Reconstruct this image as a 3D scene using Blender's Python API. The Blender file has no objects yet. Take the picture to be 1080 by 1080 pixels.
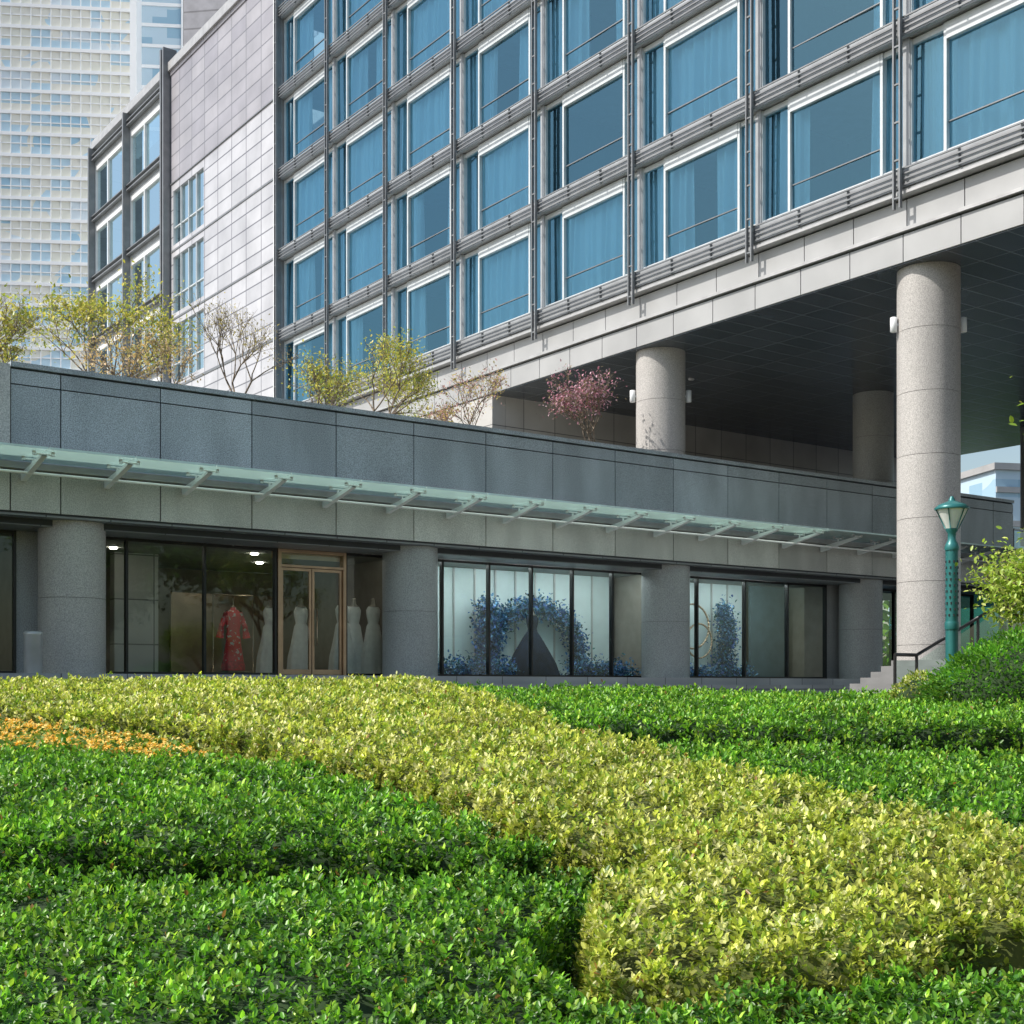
import bpy, math, random
import numpy as np
from mathutils import Vector
random.seed(7); rng=np.random.default_rng(7)
S=bpy.context.scene
ANG=math.atan2(.581,.814); CU,SU=math.cos(ANG),math.sin(ANG)
def W(u,v,z=0): return (CU*u-SU*v, SU*u+CU*v, z)

# ---------------- materials ----------------
def newmat(n):
    m=bpy.data.materials.new(n); m.use_nodes=True
    nt=m.node_tree; nt.nodes.clear()
    o=nt.nodes.new('ShaderNodeOutputMaterial')
    return m,nt,o
def N(nt,t,**k):
    n=nt.nodes.new(t)
    for a,b in k.items():
        if a in n.inputs: n.inputs[a].default_value=b
        else: setattr(n,a,b)
    return n
def noise_ramp(nt,scale,c0,c1,p0=.3,p1=.7,detail=4,vec=None):
    n=N(nt,'ShaderNodeTexNoise',Scale=scale,Detail=detail)
    if vec is None:
        tc=N(nt,'ShaderNodeTexCoord'); vec=tc.outputs['Object']
    nt.links.new(vec,n.inputs['Vector'])
    r=N(nt,'ShaderNodeValToRGB')
    r.color_ramp.elements[0].position=p0; r.color_ramp.elements[1].position=p1
    r.color_ramp.elements[0].color=(*c0,1); r.color_ramp.elements[1].color=(*c1,1)
    nt.links.new(n.outputs['Fac'],r.inputs['Fac'])
    return r,n
def mat_simple(name,c,rough=.5,metal=0,var=.12,scale=3,bump=0,spec=.5):
    m,nt,o=newmat(name)
    p=N(nt,'ShaderNodeBsdfPrincipled'); p.inputs['Roughness'].default_value=rough
    p.inputs['Metallic'].default_value=metal; p.inputs['Specular IOR Level'].default_value=spec
    r,n=noise_ramp(nt,scale,[x*(1-var) for x in c],[min(1,x*(1+var)) for x in c])
    nt.links.new(r.outputs['Color'],p.inputs['Base Color'])
    if bump:
        b=N(nt,'ShaderNodeBump',Strength=bump,Distance=.01); nt.links.new(n.outputs['Fac'],b.inputs['Height']); nt.links.new(b.outputs['Normal'],p.inputs['Normal'])
    nt.links.new(p.outputs[0],o.inputs[0]); return m
def mat_granite(name,c,rough=.45,dark=.6,light=1.35,stain=.25,isl=(.84,1.1)):
    m,nt,o=newmat(name)
    p=N(nt,'ShaderNodeBsdfPrincipled'); p.inputs['Roughness'].default_value=rough
    tc=N(nt,'ShaderNodeTexCoord')
    r,_=noise_ramp(nt,55,[x*dark for x in c],[x*light for x in c],.38,.62,3,tc.outputs['Object'])
    mp=N(nt,'ShaderNodeMapping'); mp.inputs['Scale'].default_value=(1,1,.35)
    nt.links.new(tc.outputs['Object'],mp.inputs['Vector'])
    r2,_=noise_ramp(nt,1.3,(1-stain,)*3,(1,1,1),.35,.65,6,mp.outputs['Vector'])
    geo=N(nt,'ShaderNodeNewGeometry')
    r3=N(nt,'ShaderNodeMapRange'); r3.inputs['To Min'].default_value=isl[0]; r3.inputs['To Max'].default_value=isl[1]
    nt.links.new(geo.outputs['Random Per Island'],r3.inputs['Value'])
    mx=N(nt,'ShaderNodeMixRGB',blend_type='MULTIPLY'); mx.inputs['Fac'].default_value=1
    nt.links.new(r.outputs['Color'],mx.inputs['Color1']); nt.links.new(r2.outputs['Color'],mx.inputs['Color2'])
    mx2=N(nt,'ShaderNodeMixRGB',blend_type='MULTIPLY'); mx2.inputs['Fac'].default_value=1
    nt.links.new(mx.outputs['Color'],mx2.inputs['Color1']); nt.links.new(r3.outputs[0],mx2.inputs['Color2'])
    nt.links.new(mx2.outputs['Color'],p.inputs['Base Color'])
    nt.links.new(p.outputs[0],o.inputs[0]); return m
def mat_glass(name,tint,refl=.12,bump=.0,bscale=.6,gloss=(1,1,1),fk=1.2):
    m,nt,o=newmat(name)
    t=N(nt,'ShaderNodeBsdfTransparent'); t.inputs['Color'].default_value=(*tint,1)
    g=N(nt,'ShaderNodeBsdfGlossy'); g.inputs['Roughness'].default_value=.015; g.inputs['Color'].default_value=(*gloss,1)
    fr=N(nt,'ShaderNodeFresnel'); fr.inputs['IOR'].default_value=1.5
    ma=N(nt,'ShaderNodeMath',operation='MULTIPLY_ADD'); ma.inputs[1].default_value=fk; ma.inputs[2].default_value=refl; ma.use_clamp=True
    nt.links.new(fr.outputs[0],ma.inputs[0])
    mx=N(nt,'ShaderNodeMixShader'); nt.links.new(ma.outputs[0],mx.inputs[0])
    nt.links.new(t.outputs[0],mx.inputs[1]); nt.links.new(g.outputs[0],mx.inputs[2])
    if bump:
        tc=N(nt,'ShaderNodeTexCoord'); nz=N(nt,'ShaderNodeTexNoise',Scale=bscale,Detail=1)
        nt.links.new(tc.outputs['Object'],nz.inputs['Vector'])
        b=N(nt,'ShaderNodeBump',Strength=bump,Distance=.02); nt.links.new(nz.outputs['Fac'],b.inputs['Height'])
        nt.links.new(b.outputs['Normal'],g.inputs['Normal'])
    nt.links.new(mx.outputs[0],o.inputs[0]); return m
def mat_tiles(name,ax,c1,c2,mortar,bw,bh,rough=.5,msz=.02,offset=0.,spec=.5,metal=0.):
    m,nt,o=newmat(name)
    p=N(nt,'ShaderNodeBsdfPrincipled'); p.inputs['Roughness'].default_value=rough; p.inputs['Specular IOR Level'].default_value=spec
    p.inputs['Metallic'].default_value=metal
    tc=N(nt,'ShaderNodeTexCoord'); sp=N(nt,'ShaderNodeSeparateXYZ'); cb=N(nt,'ShaderNodeCombineXYZ')
    nt.links.new(tc.outputs['Object'],sp.inputs[0])
    nt.links.new(sp.outputs[ax[0]],cb.inputs[0]); nt.links.new(sp.outputs[ax[1]],cb.inputs[1])
    br=N(nt,'ShaderNodeTexBrick'); br.offset=offset; br.squash=1
    br.inputs['Color1'].default_value=(*c1,1); br.inputs['Color2'].default_value=(*c2,1); br.inputs['Mortar'].default_value=(*mortar,1)
    br.inputs['Scale'].default_value=1; br.inputs['Mortar Size'].default_value=msz; br.inputs['Brick Width'].default_value=bw; br.inputs['Row Height'].default_value=bh
    br.inputs['Mortar Smooth'].default_value=.1
    nt.links.new(cb.outputs[0],br.inputs['Vector'])
    r2,_=noise_ramp(nt,.8,(.8,.8,.8),(1.05,1.05,1.05),.3,.7,5,tc.outputs['Object'])
    mx=N(nt,'ShaderNodeMixRGB',blend_type='MULTIPLY'); mx.inputs['Fac'].default_value=1
    nt.links.new(br.outputs['Color'],mx.inputs['Color1']); nt.links.new(r2.outputs['Color'],mx.inputs['Color2'])
    nt.links.new(mx.outputs['Color'],p.inputs['Base Color'])
    b=N(nt,'ShaderNodeBump',Strength=.4,Distance=.01,invert=True); nt.links.new(br.outputs['Fac'],b.inputs['Height']); nt.links.new(b.outputs['Normal'],p.inputs['Normal'])
    nt.links.new(p.outputs[0],o.inputs[0]); return m
def mat_leaf(name,trans=.3,rough=.38):
    m,nt,o=newmat(name)
    a=N(nt,'ShaderNodeAttribute'); a.attribute_name='Col'
    p=N(nt,'ShaderNodeBsdfPrincipled'); p.inputs['Roughness'].default_value=rough; p.inputs['Specular IOR Level'].default_value=.5
    t=N(nt,'ShaderNodeBsdfTranslucent'); mx=N(nt,'ShaderNodeMixShader'); mx.inputs[0].default_value=trans
    nt.links.new(a.outputs['Color'],p.inputs['Base Color'])
    hs=N(nt,'ShaderNodeHueSaturation',Saturation=1.05,Value=1.8); nt.links.new(a.outputs['Color'],hs.inputs['Color']); nt.links.new(hs.outputs[0],t.inputs['Color'])
    nt.links.new(p.outputs[0],mx.inputs[1]); nt.links.new(t.outputs[0],mx.inputs[2]); nt.links.new(mx.outputs[0],o.inputs[0]); return m
def mat_frost(name,c,frost):
    m,nt,o=newmat(name)
    t=N(nt,'ShaderNodeBsdfTranslucent'); t.inputs['Color'].default_value=(*c,1)
    d=N(nt,'ShaderNodeBsdfDiffuse'); d.inputs['Color'].default_value=(*c,1)
    tr=N(nt,'ShaderNodeBsdfTransparent'); tr.inputs['Color'].default_value=(*c,1)
    g=N(nt,'ShaderNodeBsdfGlossy'); g.inputs['Roughness'].default_value=.05
    a=N(nt,'ShaderNodeMixShader'); a.inputs[0].default_value=.8; nt.links.new(d.outputs[0],a.inputs[1]); nt.links.new(t.outputs[0],a.inputs[2])
    b=N(nt,'ShaderNodeMixShader'); b.inputs[0].default_value=frost; nt.links.new(tr.outputs[0],b.inputs[1]); nt.links.new(a.outputs[0],b.inputs[2])
    f=N(nt,'ShaderNodeFresnel'); f.inputs['IOR'].default_value=1.3; c2=N(nt,'ShaderNodeMixShader'); nt.links.new(f.outputs[0],c2.inputs[0]); nt.links.new(b.outputs[0],c2.inputs[1]); nt.links.new(g.outputs[0],c2.inputs[2])
    nt.links.new(c2.outputs[0],o.inputs[0]); return m
def mat_emit(name,c,s):
    m,nt,o=newmat(name); e=N(nt,'ShaderNodeEmission',Strength=s); e.inputs['Color'].default_value=(*c,1); nt.links.new(e.outputs[0],o.inputs[0]); return m

M={}
M['panel']=mat_granite('granite_panel',(.47,.51,.54),.3)
M['panel_lt']=mat_granite('granite_light',(.64,.63,.60),.5,.75,1.2)
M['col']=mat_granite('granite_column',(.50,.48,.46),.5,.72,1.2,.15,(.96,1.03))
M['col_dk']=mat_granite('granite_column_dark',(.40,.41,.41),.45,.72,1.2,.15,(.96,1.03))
M['dark']=mat_simple('dark_joint',(.04,.045,.05),.7)
M['joint']=mat_simple('column_joint',(.17,.165,.16),.8)
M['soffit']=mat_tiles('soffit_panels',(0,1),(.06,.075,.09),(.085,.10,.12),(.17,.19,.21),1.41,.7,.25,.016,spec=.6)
M['soffit2']=mat_tiles('entry_soffit',(0,1),(.2,.21,.22),(.25,.26,.27),(.05,.05,.05),1.2,.6,.4,.012)
M['steel']=mat_simple('steel_grid',(.24,.25,.26),.42,.4)
M['steel_lt']=mat_simple('steel_light',(.48,.48,.48),.4,.3)
M['frame']=mat_simple('window_frame_aluminium',(.62,.66,.68),.35,.1,.08)
M['white']=mat_simple('white_aluminium',(.80,.82,.83),.35,0,.05)
M['fascia']=mat_simple('fascia_panel',(.40,.405,.41),.42,.05,.1,.7)
M['fascia2']=mat_simple('fascia_panel_recessed',(.42,.43,.44),.45,.05,.1,.7)
M['span']=mat_simple('spandrel',(.36,.38,.40),.4)
M['glass_t']=mat_glass('tower_glass',(.54,.83,.97),.13,.5,.35,(.42,.82,1.0))
M['glass_w']=mat_glass('wing_glass',(.45,.75,.85),.55,.25,.5,(.80,.97,1.0))
M['glass_s']=mat_glass('shop_glass',(.84,.95,.94),.0,.15,.4,(.85,1,.97),1.3)
M['glass_c']=mat_frost('canopy_glass',(.80,.98,.94),.75)
M['glass_r']=mat_glass('rail_glass',(.75,.9,.88),.04,0)
M['glass_teal']=mat_glass('teal_glass',(.25,.55,.55),.1,0)
M['glass_edge']=mat_simple('glass_edge',(.70,.92,.88),.2)
M['tile']=mat_tiles('wall_tiles',(1,2),(.50,.50,.53),(.60,.60,.63),(.2,.2,.22),1.45,.63,.25,.03)
M['tile_g']=mat_tiles('wall_tiles_grey',(1,2),(.34,.33,.37),(.42,.41,.44),(.2,.2,.22),1.45,.63,.35,.03)
M['wall_lt']=mat_tiles('porch_wall_tiles',(0,2),(.50,.49,.47),(.58,.57,.55),(.2,.2,.2),1.2,1.0,.5,.015)
M['room']=mat_simple('room_dark',(.10,.16,.19),.8)
M['ceil']=mat_simple('room_ceiling',(.35,.35,.33),.8)
M['gold']=mat_simple('brass',(.46,.33,.23),.3,.85)
M['cream']=mat_simple('shop_wall',(.30,.26,.22),.7)
M['floor_in']=mat_simple('shop_floor',(.35,.31,.27),.15)
M['backing']=mat_simple('display_backing',(.66,.76,.77),.7,0,.04)
M['mull']=mat_simple('dark_mullion',(.035,.035,.035),.35,.5)
M['step']=mat_tiles('stone_steps',(0,2),(.36,.37,.38),(.42,.43,.43),(.14,.14,.14),1.2,5,.6,.012)
M['stepd']=mat_simple('stair_stone',(.20,.20,.20),.6)
M['roof']=mat_simple('roof_deck',(.3,.3,.28),.8)
M['fill_white']=mat_emit('added_light_white',(.96,1,1),26)  # glow for the added strips that brighten the displays
M['fill_warm']=mat_emit('added_light_warm',(1,.90,.76),34)  # glow for the added discs inside the shop
m,nt,o=newmat('curtain_fabric'); d=N(nt,'ShaderNodeBsdfDiffuse'); d.inputs['Color'].default_value=(.90,.92,.94,1)
t=N(nt,'ShaderNodeBsdfTranslucent'); t.inputs['Color'].default_value=(.8,.84,.86,1); mx=N(nt,'ShaderNodeMixShader'); mx.inputs[0].default_value=.10
nt.links.new(d.outputs[0],mx.inputs[1]); nt.links.new(t.outputs[0],mx.inputs[2]); nt.links.new(mx.outputs[0],o.inputs[0]); M['curtain']=m
M['leaf']=mat_leaf('leaf'); M['petal']=mat_leaf('petal',.2,.6)
M['bark']=mat_simple('bark',(.20,.16,.12),.9,0,.3,12,.5)
M['hbody']=mat_simple('hedge_gap_shade',(.022,.05,.012),.9,0,.4,6)  # dark green puts shade into the gaps between leaves
M['hbody_y']=mat_simple('hedge_gap_shade_yellow',(.09,.11,.02),.9,0,.4,6)  # same painted gap shade, olive for the yellow hedge
M['soil']=mat_simple('soil',(.07,.05,.035),.95,0,.3,4,.5)
M['teal']=mat_simple('teal_paint',(.03,.17,.17),.35,.2)

# ---------------- mesh builder ----------------
class MB:
    def __init__(s): s.v=[];s.f=[];s.m=[];s.mats=[];s.sm=[]
    def mi(s,k):
        if k not in s.mats: s.mats.append(k)
        return s.mats.index(k)
    def box(s,x0,x1,y0,y1,z0,z1,k):
        b=len(s.v); s.v+=[(x0,y0,z0),(x1,y0,z0),(x1,y1,z0),(x0,y1,z0),(x0,y0,z1),(x1,y0,z1),(x1,y1,z1),(x0,y1,z1)]
        i=s.mi(k)
        for q in ((0,3,2,1),(4,5,6,7),(0,1,5,4),(1,2,6,5),(2,3,7,6),(3,0,4,7)):
            s.f.append(tuple(b+a for a in q)); s.m.append(i); s.sm.append(0)
    def poly(s,pts,k,smooth=0):
        b=len(s.v); s.v+=[tuple(p) for p in pts]; s.f.append(tuple(range(b,b+len(pts)))); s.m.append(s.mi(k)); s.sm.append(smooth)
    def lathe(s,cx,cy,prof,k,n=32,sx=1,sy=1,cap=True,flute=0):
        b=len(s.v); i=s.mi(k)
        for r,z in prof:
            for a in range(n):
                t=2*math.pi*a/n; rr=r*(1+flute*(1 if a%2 else -1))
                s.v.append((cx+rr*sx*math.cos(t),cy+rr*sy*math.sin(t),z))
        for j in range(len(prof)-1):
            for a in range(n):
                s.f.append((b+j*n+a,b+j*n+(a+1)%n,b+(j+1)*n+(a+1)%n,b+(j+1)*n+a)); s.m.append(i); s.sm.append(1)
        if cap:
            for j,rev in ((0,True),(len(prof)-1,False)):
                c=len(s.v); s.v+=s.v[b+j*n:b+(j+1)*n]; q=tuple(c+a for a in range(n)); s.f.append(q[::-1] if rev else q); s.m.append(i); s.sm.append(0)
    def drum(s,cx,cy,r,z0,z1,h,k,n=48):
        s.lathe(cx,cy,[(r-.012,z0+.002),(r-.012,z1-.002)],'joint',n)
        cnt=max(1,round((z1-z0)/h)); h=(z1-z0)/cnt
        for i in range(cnt): s.lathe(cx,cy,[(r,z0+i*h+.005),(r,z0+(i+1)*h-.005)],k,n)
    def tube(s,p0,p1,r0,r1,k,n=6):
        p0=Vector(p0);p1=Vector(p1); d=(p1-p0)
        if d.length<1e-6: return
        d.normalize(); a=Vector((0,0,1)) if abs(d.z)<.9 else Vector((1,0,0))
        x=d.cross(a).normalized(); y=d.cross(x); b=len(s.v); i=s.mi(k)
        for p,r in ((p0,r0),(p1,r1)):
            for q in range(n):
                t=2*math.pi*q/n; s.v.append(tuple(p+x*(r*math.cos(t))+y*(r*math.sin(t))))
        for q in range(n):
            s.f.append((b+q,b+(q+1)%n,b+n+(q+1)%n,b+n+q)); s.m.append(i); s.sm.append(1)
        s.f.append(tuple(b+q for q in range(n))); s.m.append(i); s.sm.append(0)
        s.f.append(tuple(b+n+q for q in range(n))[::-1]); s.m.append(i); s.sm.append(0)
    def obj(s,name,parent=None,loc=None,rot=0):
        me=bpy.data.meshes.new(name); me.from_pydata(s.v,[],s.f)
        for k in s.mats: me.materials.append(M[k])
        me.polygons.foreach_set('material_index',s.m); me.polygons.foreach_set('use_smooth',[bool(x) for x in s.sm]); me.update()
        o=bpy.data.objects.new(name,me); S.collection.objects.link(o)
        if loc: o.location=loc
        o.rotation_euler[2]=rot
        if parent: o.parent=parent
        return o
def empty(name,loc=(0,0,0),rot=0):
    e=bpy.data.objects.new(name,None); e.empty_display_size=.3; S.collection.objects.link(e); e.location=loc; e.rotation_euler[2]=rot; return e

def leafmesh(name,c,d,L,col,ratio=.5,mat='leaf',parent=None):
    n=len(c); d=d/np.linalg.norm(d,axis=1,keepdims=True)
    up=np.tile(np.array([0,0,1.]),(n,1))+rng.normal(0,.45,(n,3))
    s=np.cross(d,up); s/=np.linalg.norm(s,axis=1,keepdims=True)+1e-9
    nm=np.cross(s,d); L=L[:,None]; w=L*ratio
    V=np.empty((n,6,3)); V[:,0]=c; V[:,1]=c+.3*L*d+.5*w*s+.1*w*nm; V[:,2]=c+.72*L*d+.4*w*s+.08*w*nm
    V[:,3]=c+L*d-.1*L*nm; V[:,4]=c+.72*L*d-.4*w*s+.08*w*nm; V[:,5]=c+.3*L*d-.5*w*s+.1*w*nm
    idx=(np.arange(n)*6)[:,None]+np.array([0,1,2,3,0,3,4,5]); idx=idx.ravel()
    me=bpy.data.meshes.new(name); me.vertices.add(n*6); me.vertices.foreach_set('co',V.ravel())
    me.loops.add(n*8); me.loops.foreach_set('vertex_index',idx.astype(np.int32))
    me.polygons.add(n*2); me.polygons.foreach_set('loop_start',(np.arange(n*2)*4).astype(np.int32))
    try: me.polygons.foreach_set('loop_total',np.full(n*2,4,np.int32))
    except Exception: pass
    me.update(calc_edges=True); me.validate()
    a=me.color_attributes.new('Col','FLOAT_COLOR','POINT')
    C=np.ones((n,6,4)); C[:,:,:3]=np.clip(col,0,1)[:,None,:]; a.data.foreach_set('color',C.ravel())
    me.materials.append(M[mat]); o=bpy.data.objects.new(name,me); S.collection.objects.link(o)
    if parent: o.parent=parent
    return o
def palette(n,cols,var=.2,w=None):
    cols=np.array(cols); i=rng.choice(len(cols),n,p=w); return cols[i]*(1+rng.normal(0,var,(n,1))).clip(.4,1.8)

# ---------------- terrain / hedges ----------------
def T(Y): return np.minimum(-1.222+.0556*np.maximum(Y,0),.0)
def und(X,Y):
    z=0
    for a,(fx,fy,ph,am) in enumerate([(1.9,.8,0,.018),(-1.1,2.3,1.3,.016),(4.1,3.3,2.,.012),(-3.7,5.1,.5,.014),(7.3,-6.1,4,.013),(9.1,8.3,1,.013),(17,-13,2,.009),(14,19,0,.009)]):
        z=z+am*np.sin(fx*X+fy*Y+ph)
    return z
def sdist(P,poly):
    poly=np.array(poly,float); n=len(poly); inside=np.zeros(len(P),bool); dm=np.full(len(P),1e9)
    for i in range(n):
        a=poly[i]; b=poly[(i+1)%n]; e=b-a
        t=np.clip(((P-a)@e)/(e@e),0,1); dd=np.linalg.norm(P-(a+t[:,None]*e),axis=1); dm=np.minimum(dm,dd)
        c=((a[1]>P[:,1])!=(b[1]>P[:,1]))
        with np.errstate(divide='ignore',invalid='ignore'):
            xi=(b[0]-a[0])*(P[:,1]-a[1])/(b[1]-a[1])+a[0]
        inside^=(c&(P[:,0]<xi))
    return np.where(inside,dm,-dm)
def ss(x): x=np.clip(x,0,1); return x*x*(3-2*x)
def hedge(name,poly,cols,w,hx,dens=1.,ratio=.5,body='hbody',tipm=(1.6,1.35,1.2),lumr=(.42,1.28)):
    par=empty(name); poly=np.array(poly,float)
    jit=lambda P: sdist(P,poly)+.05*np.sin(P[:,0]*5+P[:,1]*3)+.04*np.sin(P[:,0]*11-P[:,1]*7)
    def top(X,Y,d): 
        full=T(Y)+und(X,Y)+hx(Y); g=T(Y)-.5
        return g+(full-g)*(1-(1-np.clip(d/.16,0,1))**2.2)
    x0,y0=poly.min(0)-.15; x1,y1=poly.max(0)+.15; st=.09
    xs=np.arange(x0,x1+st,st); ys=np.arange(y0,y1+st,st); X,Y=np.meshgrid(xs,ys); P=np.stack([X.ravel(),Y.ravel()],1)
    d=jit(P)-.05; z=np.where(d>0,top(P[:,0],P[:,1],d)-.085,T(P[:,1])-.56)
    nx,ny=len(xs),len(ys); V=np.column_stack([P,z]); I=np.arange(nx*ny).reshape(ny,nx)
    q=np.stack([I[:-1,:-1],I[:-1,1:],I[1:,1:],I[1:,:-1]],-1).reshape(-1,4)
    keep=(d[q]>-.01).any(1); q=q[keep]
    me=bpy.data.meshes.new('hedge_body'); me.from_pydata(V.tolist(),[],q.tolist()); me.materials.append(M[body])
    me.polygons.foreach_set('use_smooth',[True]*len(me.polygons)); bo=bpy.data.objects.new('hedge_body',me); S.collection.objects.link(bo); bo.parent=par
    mx=560*dens; A=(x1-x0)*(y1-y0); n=int(mx*A); P=np.column_stack([rng.uniform(x0,x1,n),rng.uniform(y0,y1,n)])
    rho=np.clip((5.0/np.maximum(P[:,1],5.0))**1.2,.22,1)
    k=(rng.random(n)<rho)&(np.abs(P[:,0])<.45*P[:,1]+1.); P=P[k]; d=jit(P); k=d>0; P=P[k]; d=d[k]
    z=top(P[:,0],P[:,1],d)+rng.normal(-.015,.026,len(P))
    shoot=rng.random(len(P))<.05; z=z+shoot*rng.uniform(.02,.07,len(P))
    C=np.column_stack([P,z]); out=rng.normal(0,.32,(len(P),2))
    ed=[];no=[]
    for i in range(len(poly)):
        a=poly[i];b=poly[(i+1)%len(poly)]; L=np.linalg.norm(b-a); m=int(L*330*dens*min(1,7/max(5,(a[1]+b[1])/2)))
        if m<1: continue
        t=rng.random(m)[:,None]; ed.append(a+(b-a)*t)
        nn=np.array([b[1]-a[1],a[0]-b[0]])/L
        if sdist((a+b)[None]/2+nn*.02,poly)[0]>0: nn=-nn
        no.append(np.tile(nn,(m,1)))
    E=np.vstack(ed); NO=np.vstack(no); k=np.abs(E[:,0])<.45*E[:,1]+1.; E=E[k]; NO=NO[k]
    dj=(jit(E)); E=E+NO*(dj[:,None]-.02)
    f=rng.random(len(E))**.75; g=T(E[:,1])-.45; full=T(E[:,1])+und(E[:,0],E[:,1])+hx(E[:,1])
    zz=g+(full-g)*f; E=E-NO*(.09*f**2)[:,None]
    C=np.vstack([C,np.column_stack([E,zz])]); out=np.vstack([out,NO*.8+rng.normal(0,.25,(len(E),2))])
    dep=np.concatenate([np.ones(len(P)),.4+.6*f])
    nt_=len(C); nl=9; sc=np.clip(.031*(np.maximum(C[:,1],4)/5)**.45,.025,.06)
    ax=np.column_stack([out,np.ones(nt_)]); ax/=np.linalg.norm(ax,axis=1,keepdims=True)
    az=rng.uniform(0,2*math.pi,(nt_,1))+np.arange(nl)*2.4; el=np.linspace(-.2,.95,nl)[None]+rng.normal(0,.25,(nt_,nl))
    dirs=np.stack([np.cos(az)*np.cos(el),np.sin(az)*np.cos(el),np.sin(el)],-1)+ax[:,None,:]*.2
    hh=np.linspace(-.9,.6,nl)[None,:,None]*sc[:,None,None]
    cc=C[:,None,:]+ax[:,None,:]*hh+rng.normal(0,.22,(nt_,nl,3))*sc[:,None,None]
    base=palette(nt_,cols,.2,w)
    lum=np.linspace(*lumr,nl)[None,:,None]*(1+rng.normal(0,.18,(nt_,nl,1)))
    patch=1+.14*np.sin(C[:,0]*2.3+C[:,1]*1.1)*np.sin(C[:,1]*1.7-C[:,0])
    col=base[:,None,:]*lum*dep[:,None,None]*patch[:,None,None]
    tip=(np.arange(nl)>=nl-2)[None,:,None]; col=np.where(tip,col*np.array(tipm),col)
    dry=rng.random((nt_,nl,1))<.006; col=np.where(dry,np.array([.30,.16,.05]),col)
    LL=(sc[:,None]*rng.uniform(.7,1.3,(nt_,nl)))
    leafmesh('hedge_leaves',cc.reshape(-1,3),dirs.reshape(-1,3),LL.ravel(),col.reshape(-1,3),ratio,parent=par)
yx=lambda Y:.05+.10*ss((Y-8)/8)-.02*ss((Y-18)/4)
GREEN=[(.08,.22,.022),(.12,.29,.03),(.055,.16,.02),(.20,.36,.045)]; GW=[.33,.3,.17,.2]
YEL=[(.34,.405,.055),(.46,.49,.10),(.23,.32,.04),(.62,.62,.26),(.15,.26,.03)]; YW=[.32,.28,.17,.14,.09]
yellow=[(-13.5,17.4),(-9,20.6),(-6.8,22),(-1.4,22.),(-.9,19.6),(-.25,17.3),(.21,14.8),(.55,13.5),(1.04,12.1),(1.58,10.5),(2.1,9.2),(2.65,8.0),(2.88,7.5),(3.56,6.6),(4.2,5.9),
 (3.2,5.2),(1.94,5.0),(1.6,4.87),(1.03,4.64),(.51,4.49),(.3,4.6),(.2,5.1),(.28,5.7),(.66,6.3),(.5,6.9),(.12,7.4),(-.34,8.5),(-.74,9.7),(-1.15,10.5),(-1.95,11.3),(-3.2,13.5),(-4.5,14.4),(-5.9,15.3),(-9,15.8),(-13.5,15.5)]
greenA=[(-1.15,22),(-.72,19.7),(-.08,17.4),(.38,14.9),(.68,13.95),(2.5,13.65),(4.9,13.35),(8,13.1),(9.5,17),(8,19),(4,20.9),(1,22)]
greenB=[(.9,12.9),(1.22,12.2),(1.74,10.65),(2.26,9.35),(2.8,8.2),(3.05,7.75),(3.9,6.9),(7,7.5),(8,12.0),(4.9,12.15),(2.5,12.5)]
green1=[(-8.5,12.2),(-6,11.7),(-4.4,11.5),(-3.3,11.2),(-2.2,10.6),(-1.35,10.1),(-.95,9.4),(-.55,8.2),(-.05,7.3),(.25,6.95),(-.1,6.85),(-1.5,6.78),(-5,6.75),(-8,6.75)]
green2=[(-6,6.3),(-1.5,6.36),(-.3,6.5),(.58,6.45),(.58,6.2),(.24,5.7),(.16,5.1),(.24,4.55),(.5,4.45),(1.05,4.58),(1.65,4.8),(2,4.95),(3.2,5.15),(4,5.15),(4,2.6),(-4,2.6),(-6,4)]
hedge('yellow_privet_hedge',yellow,YEL,YW,yx,.9,body='hbody_y',tipm=(1.15,1.12,1.1),lumr=(.48,1.22))
hedge('green_hedge',greenA,GREEN,GW,lambda Y:.09-.09*ss((Y-14)/6),.9)
hedge('green_hedge.001',greenB,GREEN,GW,lambda Y:0*Y-.04,.9)
hedge('green_hedge.002',green1,GREEN,GW,lambda Y:0*Y+.05,1)
hedge('green_hedge.003',green2,GREEN,GW,lambda Y:0*Y-.04,1)
bed=[(-9,15.6),(-6.0,15.0),(-4.6,14.1),(-3.4,13.2),(-2.15,11.15),(-3.4,11.5),(-4.5,11.8),(-8,12.3)]
fb=empty('marigold_flower_bed'); n=11000
P=np.column_stack([rng.uniform(-9,-2,n),rng.uniform(11,15.7,n)]); k=sdist(P,bed)>.03; P=P[k]
C=np.column_stack([P,T(P[:,1])-.02+und(P[:,0],P[:,1])+rng.normal(0,.035,len(P))])
rep=7; cc=np.repeat(C,rep,0); dd=rng.normal(0,1,cc.shape); dd[:,2]=np.abs(dd[:,2])*.6+.2
fl=np.repeat(rng.random(len(C))<.45,rep)
col=np.where(fl[:,None],palette(len(cc),[(.88,.60,.12),(.92,.70,.22),(.85,.48,.08)],.12),palette(len(cc),[(.14,.26,.03),(.26,.32,.05),(.1,.2,.02)],.2))
cc=cc+rng.normal(0,.012,cc.shape); cc[~fl,2]-=.035; cc[~fl,:2]+=rng.normal(0,.04,(int((~fl).sum()),2))
leafmesh('marigold_blooms',cc,dd,np.where(fl,.036,.055),col,.7,'petal',fb)
mb=MB(); mb.poly([(x,y,float(T(np.array(y)))-.12) for x,y in bed],'hbody'); mb.obj('bed_soil',fb)
ys=[-1500,-300,-60,-10,0,2,5,8,11,14,17,20,21.98,24,40,80,300,1500]; xs=[-1500,-300,-80,-30,-10,0,10,30,80,300,1500]
V=[(x,y,float(T(np.array(float(y))))-.5) for y in ys for x in xs]; nx=len(xs)
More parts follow.
